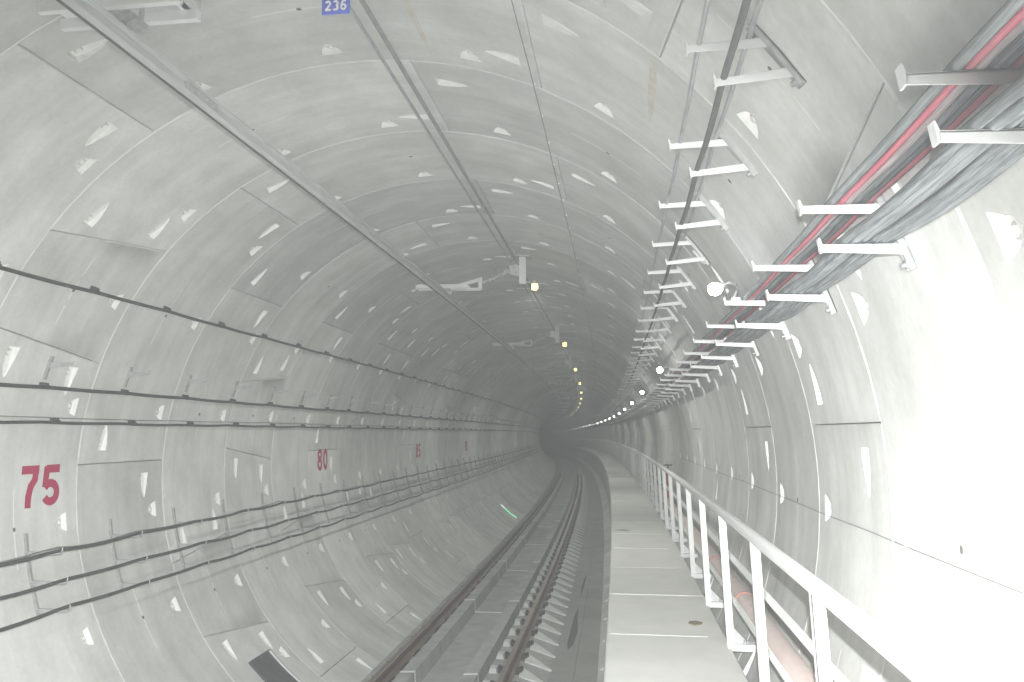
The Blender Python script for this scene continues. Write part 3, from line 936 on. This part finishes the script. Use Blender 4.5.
def cantilever_parts():
    d = {}
    ref = (.70, 5.735)
    def X(u): return u - ref[0]
    def Z(v): return v - ref[1]
    mb = MB()
    mb.prism([(X(.58), Z(5.745)), (X(.58), Z(5.725)), (X(.84), Z(5.70)), (X(.84), Z(5.725))], -.13, .13)
    d['ceiling_plate'] = mb.mesh('ceiling_plate', [M['galv']])
    mb = MB()
    mb.box((X(.66), -.05, Z(5.29)), (X(.675), .05, Z(5.73)))
    mb.box((X(.675), -.05, Z(5.29)), (X(.76), -.04, Z(5.73)))
    mb.box((X(.675), .04, Z(5.29)), (X(.76), .05, Z(5.73)))
    d['drop_post'] = mb.mesh('drop_post', [M['white_steel']])
    mb = MB()
    mb.prism([(X(.50), Z(5.44)), (X(.67), Z(5.40)), (X(.67), Z(5.62)), (X(.50), Z(5.58))], -.035, .035)
    d['insulator_bracket'] = mb.mesh('insulator_bracket', [M['galv']])
    mb = MB()
    a = Vector((X(.53), 0, Z(5.52))); b = Vector((X(.05), 0, Z(5.31)))
    pts = []; rr = []
    n = 11
    for i in range(n):
        t0 = (i + .15) / n; t1 = (i + .35) / n; t2 = (i + .55) / n; t3 = (i + .85) / n
        big = .062 if i % 2 == 0 else .05
        for t, r_ in ((t0, .026), (t1, big), (t2, big * .9), (t3, .026)):
            pts.append(a.lerp(b, t)); rr.append(r_)
    mb.tube(pts, rr, 10)
    d['insulator'] = mb.mesh('insulator', [M['insul']])
    mb = MB()
    for y in (-.055, .045):
        mb.prism([(X(.06), Z(5.23)), (X(.06), Z(5.20)), (X(-.46), Z(5.20)), (X(-.46), Z(5.225))], y, y + .012)
        mb.prism([(X(.06), Z(5.40)), (X(.06), Z(5.36)), (X(-.46), Z(5.235)), (X(-.46), Z(5.265))], y, y + .012)
        mb.prism([(X(.06), Z(5.40)), (X(.0), Z(5.39)), (X(.0), Z(5.20)), (X(.06), Z(5.20))], y, y + .012)
        mb.prism([(X(-.22), Z(5.31)), (X(-.46), Z(5.265)), (X(-.46), Z(5.20)), (X(-.22), Z(5.20))], y, y + .012)
    mb.box((X(.045), -.055, Z(5.20)), (X(.06), .057, Z(5.40)))
    d['support_frame'] = mb.mesh('support_frame', [M['white_steel']])
    mb = MB()
    for y in (-.115, .075):
        mb.box((X(-1.02), y, Z(5.225)), (X(-.16), y + .04, Z(5.285)))
    mb.box((X(-.98), -.115, Z(5.285)), (X(-.90), .115, Z(5.295))); mb.box((X(-.26), -.115, Z(5.285)), (X(-.2), .115, Z(5.295)))
    d['cross_bar'] = mb.mesh('cross_bar', [M['white_steel']])
    mb = MB()
    mb.box((X(CU - .06), -.06, Z(5.17)), (X(CU + .06), .06, Z(5.228)))
    mb.tube([(X(CU + .09), 0, Z(5.16)), (X(CU + .09), 0, Z(5.30))], .015, 8)
    mb.box((X(CU + .03), -.04, Z(5.145)), (X(CU + .11), .04, Z(5.185)))
    mb.tube([(X(CU - .09), 0, Z(5.16)), (X(CU - .09), 0, Z(5.30))], .015, 8)
    mb.box((X(CU - .11), -.04, Z(5.145)), (X(CU - .03), .04, Z(5.185)))
    d['rail_clamp'] = mb.mesh('rail_clamp', [M['galv']])
    return ref, d
CREF, CANT = cantilever_parts()
CS = [4.02 + 8.5 * k for k in range(17)]
mb = MB()
a = Vector((.55 - CREF[0], 0, 5.62 - CREF[1])); b = Vector((-.17 - CREF[0], 0, 5.36 - CREF[1]))
pts = []; rr = []
for i in range(13):
    for t, r_ in ((.15, .026), (.35, .062 if i % 2 == 0 else .05), (.55, .054 if i % 2 == 0 else .045), (.85, .026)):
        pts.append(a.lerp(b, (i + t) / 13)); rr.append(r_)
mb.tube(pts, rr, 10)
mb.box((-.24 - CREF[0], -.075, 5.285 - CREF[1]), (-.14 - CREF[0], .075, 5.40 - CREF[1]))
INS0 = mb.mesh('insulator', [M['insul']])
r = tag(empty('overhead_support'), 'overhead support with two long cross bars above the conductor rail near the blue plate', 'overhead support', 'supports along the conductor rail')
place(r, CS[0] - .06, CREF[0], CREF[1] + .045)
for nm in ('drop_post', 'cross_bar', 'rail_clamp'):
    inst(nm, CANT[nm], r)
inst('insulator', INS0, r)
for ss in CS[1:]:
    r = tag(empty('overhead_support'), 'steel overhead support with ribbed insulator arm holding the conductor rail', 'overhead support', 'supports along the conductor rail')
    place(r, ss, *CREF)
    for nm, me in CANT.items():
        inst(nm, me, r)
# yellow lamps beside the supports
mb = MB(); mb.tube([(0, 0, .0), (0, 0, .05)], .055, 12); mb.tube([(-.20, 0, .03), (0, 0, .03)], .012, 6)
for a in range(6):
    t = a * PI / 3; mb.tube([(.05 * math.cos(t), .05 * math.sin(t), 0), (.05 * math.cos(t), .05 * math.sin(t), -.02)], .006, 4)
YH = mb.mesh('housing', [M['galv']])
mb = MB(); mb.tube([(0, 0, 0), (0, 0, -.02), (0, 0, -.085), (0, 0, -.10)], [.045, .052, .052, .035], 12)
YL = mb.mesh('lens', [M['lamp_yellow']])
YW = bpy.data.lights.new('lamp_light', 'SPOT')        # each lamp throws its light downwards
YW.energy = LAMP_W
YW.spot_size = math.radians(172)
YW.spot_blend = 0.6
YW.shadow_soft_size = 0.05
YW.color = (0.98, 1.0, 0.93)
for k in [-1] + list(range(1, 25)):  # first one hangs unseen behind the camera, added for its light
    ss = 4.02 + 8.5 * k
    r = tag(empty('yellow_lamp'), 'small glowing yellow lamp hung beside an overhead support', 'lamp', 'yellow lamps along the overhead supports')
    place(r, ss, .905, 5.28)
    inst('housing', YH, r); inst('lens', YL, r)
    inst('lamp_light', YW, r, (0, 0, -.13))
# white lamps on the lower bracket row
mb = MB(); mb.tube([(.10, 0, -.09), (.125, 0, -.03), (.115, 0, .02), (.07, 0, .035), (.02, 0, .01)], .012, 8); mb.box((.085, -.03, -.10), (.14, .03, -.075)); mb.tube([(.03, 0, .015), (.0, 0, .0)], .028, 8)
WARM = mb.mesh('gooseneck', [M['galv']])
mb = MB(); mb.tube([(.012, 0, .008), (-.005, 0, -.003), (-.03, -.01, -.012), (-.055, -.02, -.02), (-.068, -.024, -.024)], [.03, .042, .048, .036, .012], 12)
WBULB = mb.mesh('bulb', [M['lamp_white']])
for k in range(28):
    ss = SN(-1.1) + .02 + 7.2 * k
    r = tag(empty('wall_lamp'), 'bright white lamp on a short gooseneck above the lower bracket row', 'lamp', 'white lamps along the bracket row')
    place(r, ss, 2.885, 3.905)
    inst('gooseneck', WARM, r); inst('bulb', WBULB, r)

# brown seepage stains on the lining
M['seep'] = mat('seepage_stain', (0.60, 0.58, 0.52), 0.8, noise=0.2, nscale=9, color2=(0.50, 0.46, 0.38))
def wall_patch(pts, e=.0025):
    vv = []; n = len(pts)
    for nn, ph in pts:
        u, v = wall_uv(ph, e); vv.append(P(SN(nn), u, v))
    return link_mesh('seepage_stain', vv, [tuple(range(n))], M['seep'], wall)
wall_patch([(-1.95, 9.6), (-1.95, 10.6), (-1.5, 10.8), (-1.2, 10.6), (-1.05, 10.3), (-1.25, 10.0), (-1.5, 9.9)])
wall_patch([(-1.97, 40.8), (-1.97, 41.7), (-1.75, 42.0), (-1.5, 41.9), (-1.35, 41.5), (-1.6, 41.0)])
# ================================================================== LETTERING
def arcpts(cx, cy, rx, ry, a0, a1, n=14):
    return [(cx + rx * math.cos(math.radians(a0 + (a1 - a0) * i / n)), cy + ry * math.sin(math.radians(a0 + (a1 - a0) * i / n))) for i in range(n + 1)]
WD = .58
DIG = {
    '7': [[(0, .90), (WD, .90)], [(WD - .10, .90), (WD - .13, .66), (WD - .26, .50), (WD - .33, .26), (WD - .35, 0)]],
    '5': [[(WD - .02, .90), (.08, .90)], [(.105, .96), (.07, .46)], arcpts(.255, .325, .225, .225, 150, -150, 20)],
    '8': [arcpts(.29, .745, .20, .165, 0, 360, 20), arcpts(.29, .295, .215, .205, 0, 360, 20)],
    '0': [arcpts(.29, .5, .20, .41, 0, 360, 28)],
    '9': [arcpts(.29, .68, .20, .23, 0, 360, 20), [(.485, .68), (.47, .40), (.38, .16), (.20, .085), (.06, .12)]],
    '2': [arcpts(.29, .70, .20, .21, 160, -25, 14) + [(.10, .09), (.10, .09)], [(.02, .09), (WD, .09)]],
    '3': [arcpts(.27, .715, .19, .19, 150, -80, 14), arcpts(.27, .295, .205, .215, 80, -150, 16)],
    '6': [arcpts(.29, .32, .20, .23, 0, 360, 20), [(.095, .32), (.11, .60), (.20, .84), (.38, .915), (.52, .88)]],
}
def ribbon(pts, w):
    pts = [Vector(p) for p in pts]
    pts = [p for i, p in enumerate(pts) if i == 0 or (p - pts[i - 1]).length > 1e-6]
    closed = (pts[0] - pts[-1]).length < 1e-4
    quads = []; left = []; right = []
    for i, p in enumerate(pts):
        if closed:
            a = pts[i - 1] if i else pts[-2]; b = pts[i + 1] if i + 1 < len(pts) else pts[1]
        else:
            a = pts[max(0, i - 1)]; b = pts[min(len(pts) - 1, i + 1)]
        d = (b - a).normalized(); nrm = Vector((-d.y, d.x))
        left.append(p + nrm * w / 2); right.append(p - nrm * w / 2)
    return left, right
def text_mesh(txt, h, mapf, w=.20, gap=.16):
    mb = MB(); x = 0
    for ch in txt:
        for li, stroke in enumerate(DIG[ch]):
            l, r = ribbon(stroke, w)
            v = []; f = []
            for i in range(len(l)):
                v += [mapf((l[i].x + x) * h, l[i].y * h, li), mapf((r[i].x + x) * h, r[i].y * h, li)]
                if i: f.append((2 * i - 2, 2 * i - 1, 2 * i + 1, 2 * i))
            mb.add(v, f)
        x += WD + gap
    return mb
for txt, nc in (('75', -.33), ('80', 4.46), ('85', 9.33), ('90', 14.43)):
    h = .37; wid = (2 * WD + .16) * h
    sc_, ph_c = SN(nc), -91.4
    def mp(x, y, li, sc_=sc_, wid=wid, h=h):
        ph = ph_c + math.degrees((y - h / 2) / R)
        u, v = wall_uv(ph, .003 + .0006 * li)
        return P(sc_ + (x - wid / 2), u, v)
    o = text_mesh(txt, h, mp).build('painted_number', M['number'], wall)
    o['label'] = 'red painted number ' + txt + ' on the lining'
# blue number plate on the first support
npl = tag(empty('number_plate'), 'small blue plate with white number 236 hanging from the lining crown', 'sign')
place(npl, 4.0, .68, 5.315)
mb = MB(); mb.box((-.08, -.004, -.10), (.08, .004, .14)); mb.build('plate', M['blue'], npl)
hh = .060; wid = (3 * WD + .32) * hh
o = text_mesh('236', hh, lambda x, y, li: Vector((x - wid / 2, -.0055 - .0004 * li, y - .082)), w=.21).build('lettering', M['plate_white'], npl)
mb = MB(); mb.box((-.06, .004, .08), (-.04, .03, .40)); mb.box((.04, .004, .08), (.06, .03, .40)); mb.build('plate_hanger', M['galv'], npl)

# ================================================================== LOOSE ITEMS ON THE LOWER LINING
cov = tag(empty('cover_strip'), 'dark rubber-grey cover strip with a bright edge lying against the lower lining', 'cover')
def wall_strip(name, n0, n1, p0, p1, t0, t1, mt, parent, k=8):
    v = []; f = []
    for i in range(k + 1):
        ph = p0 + (p1 - p0) * i / k
        for nn in (n0, n1):
            for t in (t0, t1):
                u, w = wall_uv(ph, t); v.append(P(SN(nn), u, w))
        if i:
            a = 4 * (i - 1); b = 4 * i
            f += [(a + 1, a + 3, b + 3, b + 1), (a, b, b + 2, a + 2), (a, a + 1, b + 1, b), (a + 2, b + 2, b + 3, a + 3)]
    f += [(0, 2, 3, 1), (4 * k, 4 * k + 1, 4 * k + 3, 4 * k + 2)]
    return link_mesh(name, v, f, mt, parent)
wall_strip('strip', 1.32, 1.66, -133.6, -150.5, .0, .03, M['mat_dark'], cov)
wall_strip('edge_strip', 1.645, 1.675, -133.9, -150.5, .031, .036, M['mat_lip'], cov)
wall_strip('side_flange', 1.66, 1.71, -133.6, -150.5, .0, .016, M['mat_dark'], cov)
lt = tag(empty('glowing_tape'), 'short green reflective tape with white end on the lower lining, its glow added', 'reflective tape')  # reflective tape; its bright return of the flash is painted as emission
def tape_on_wall(name, n0, p0, n1, p1, r, mt):
    mb = MB()
    pts = []
    for i in range(5):
        t = i / 4
        u, v = wall_uv(p0 + (p1 - p0) * t, .03); pts.append(P(SN(n0 + (n1 - n0) * t), u, v))
    mb.tube(pts, r, 8)
    return mb.build(name, mt, lt)
tape_on_wall('tube', 15.85, -139.0, 15.74, -149.5, .022, M['green_tape'])
tape_on_wall('tape_end', 15.88, -136.0, 15.85, -139.0, .024, M['white_tape'])
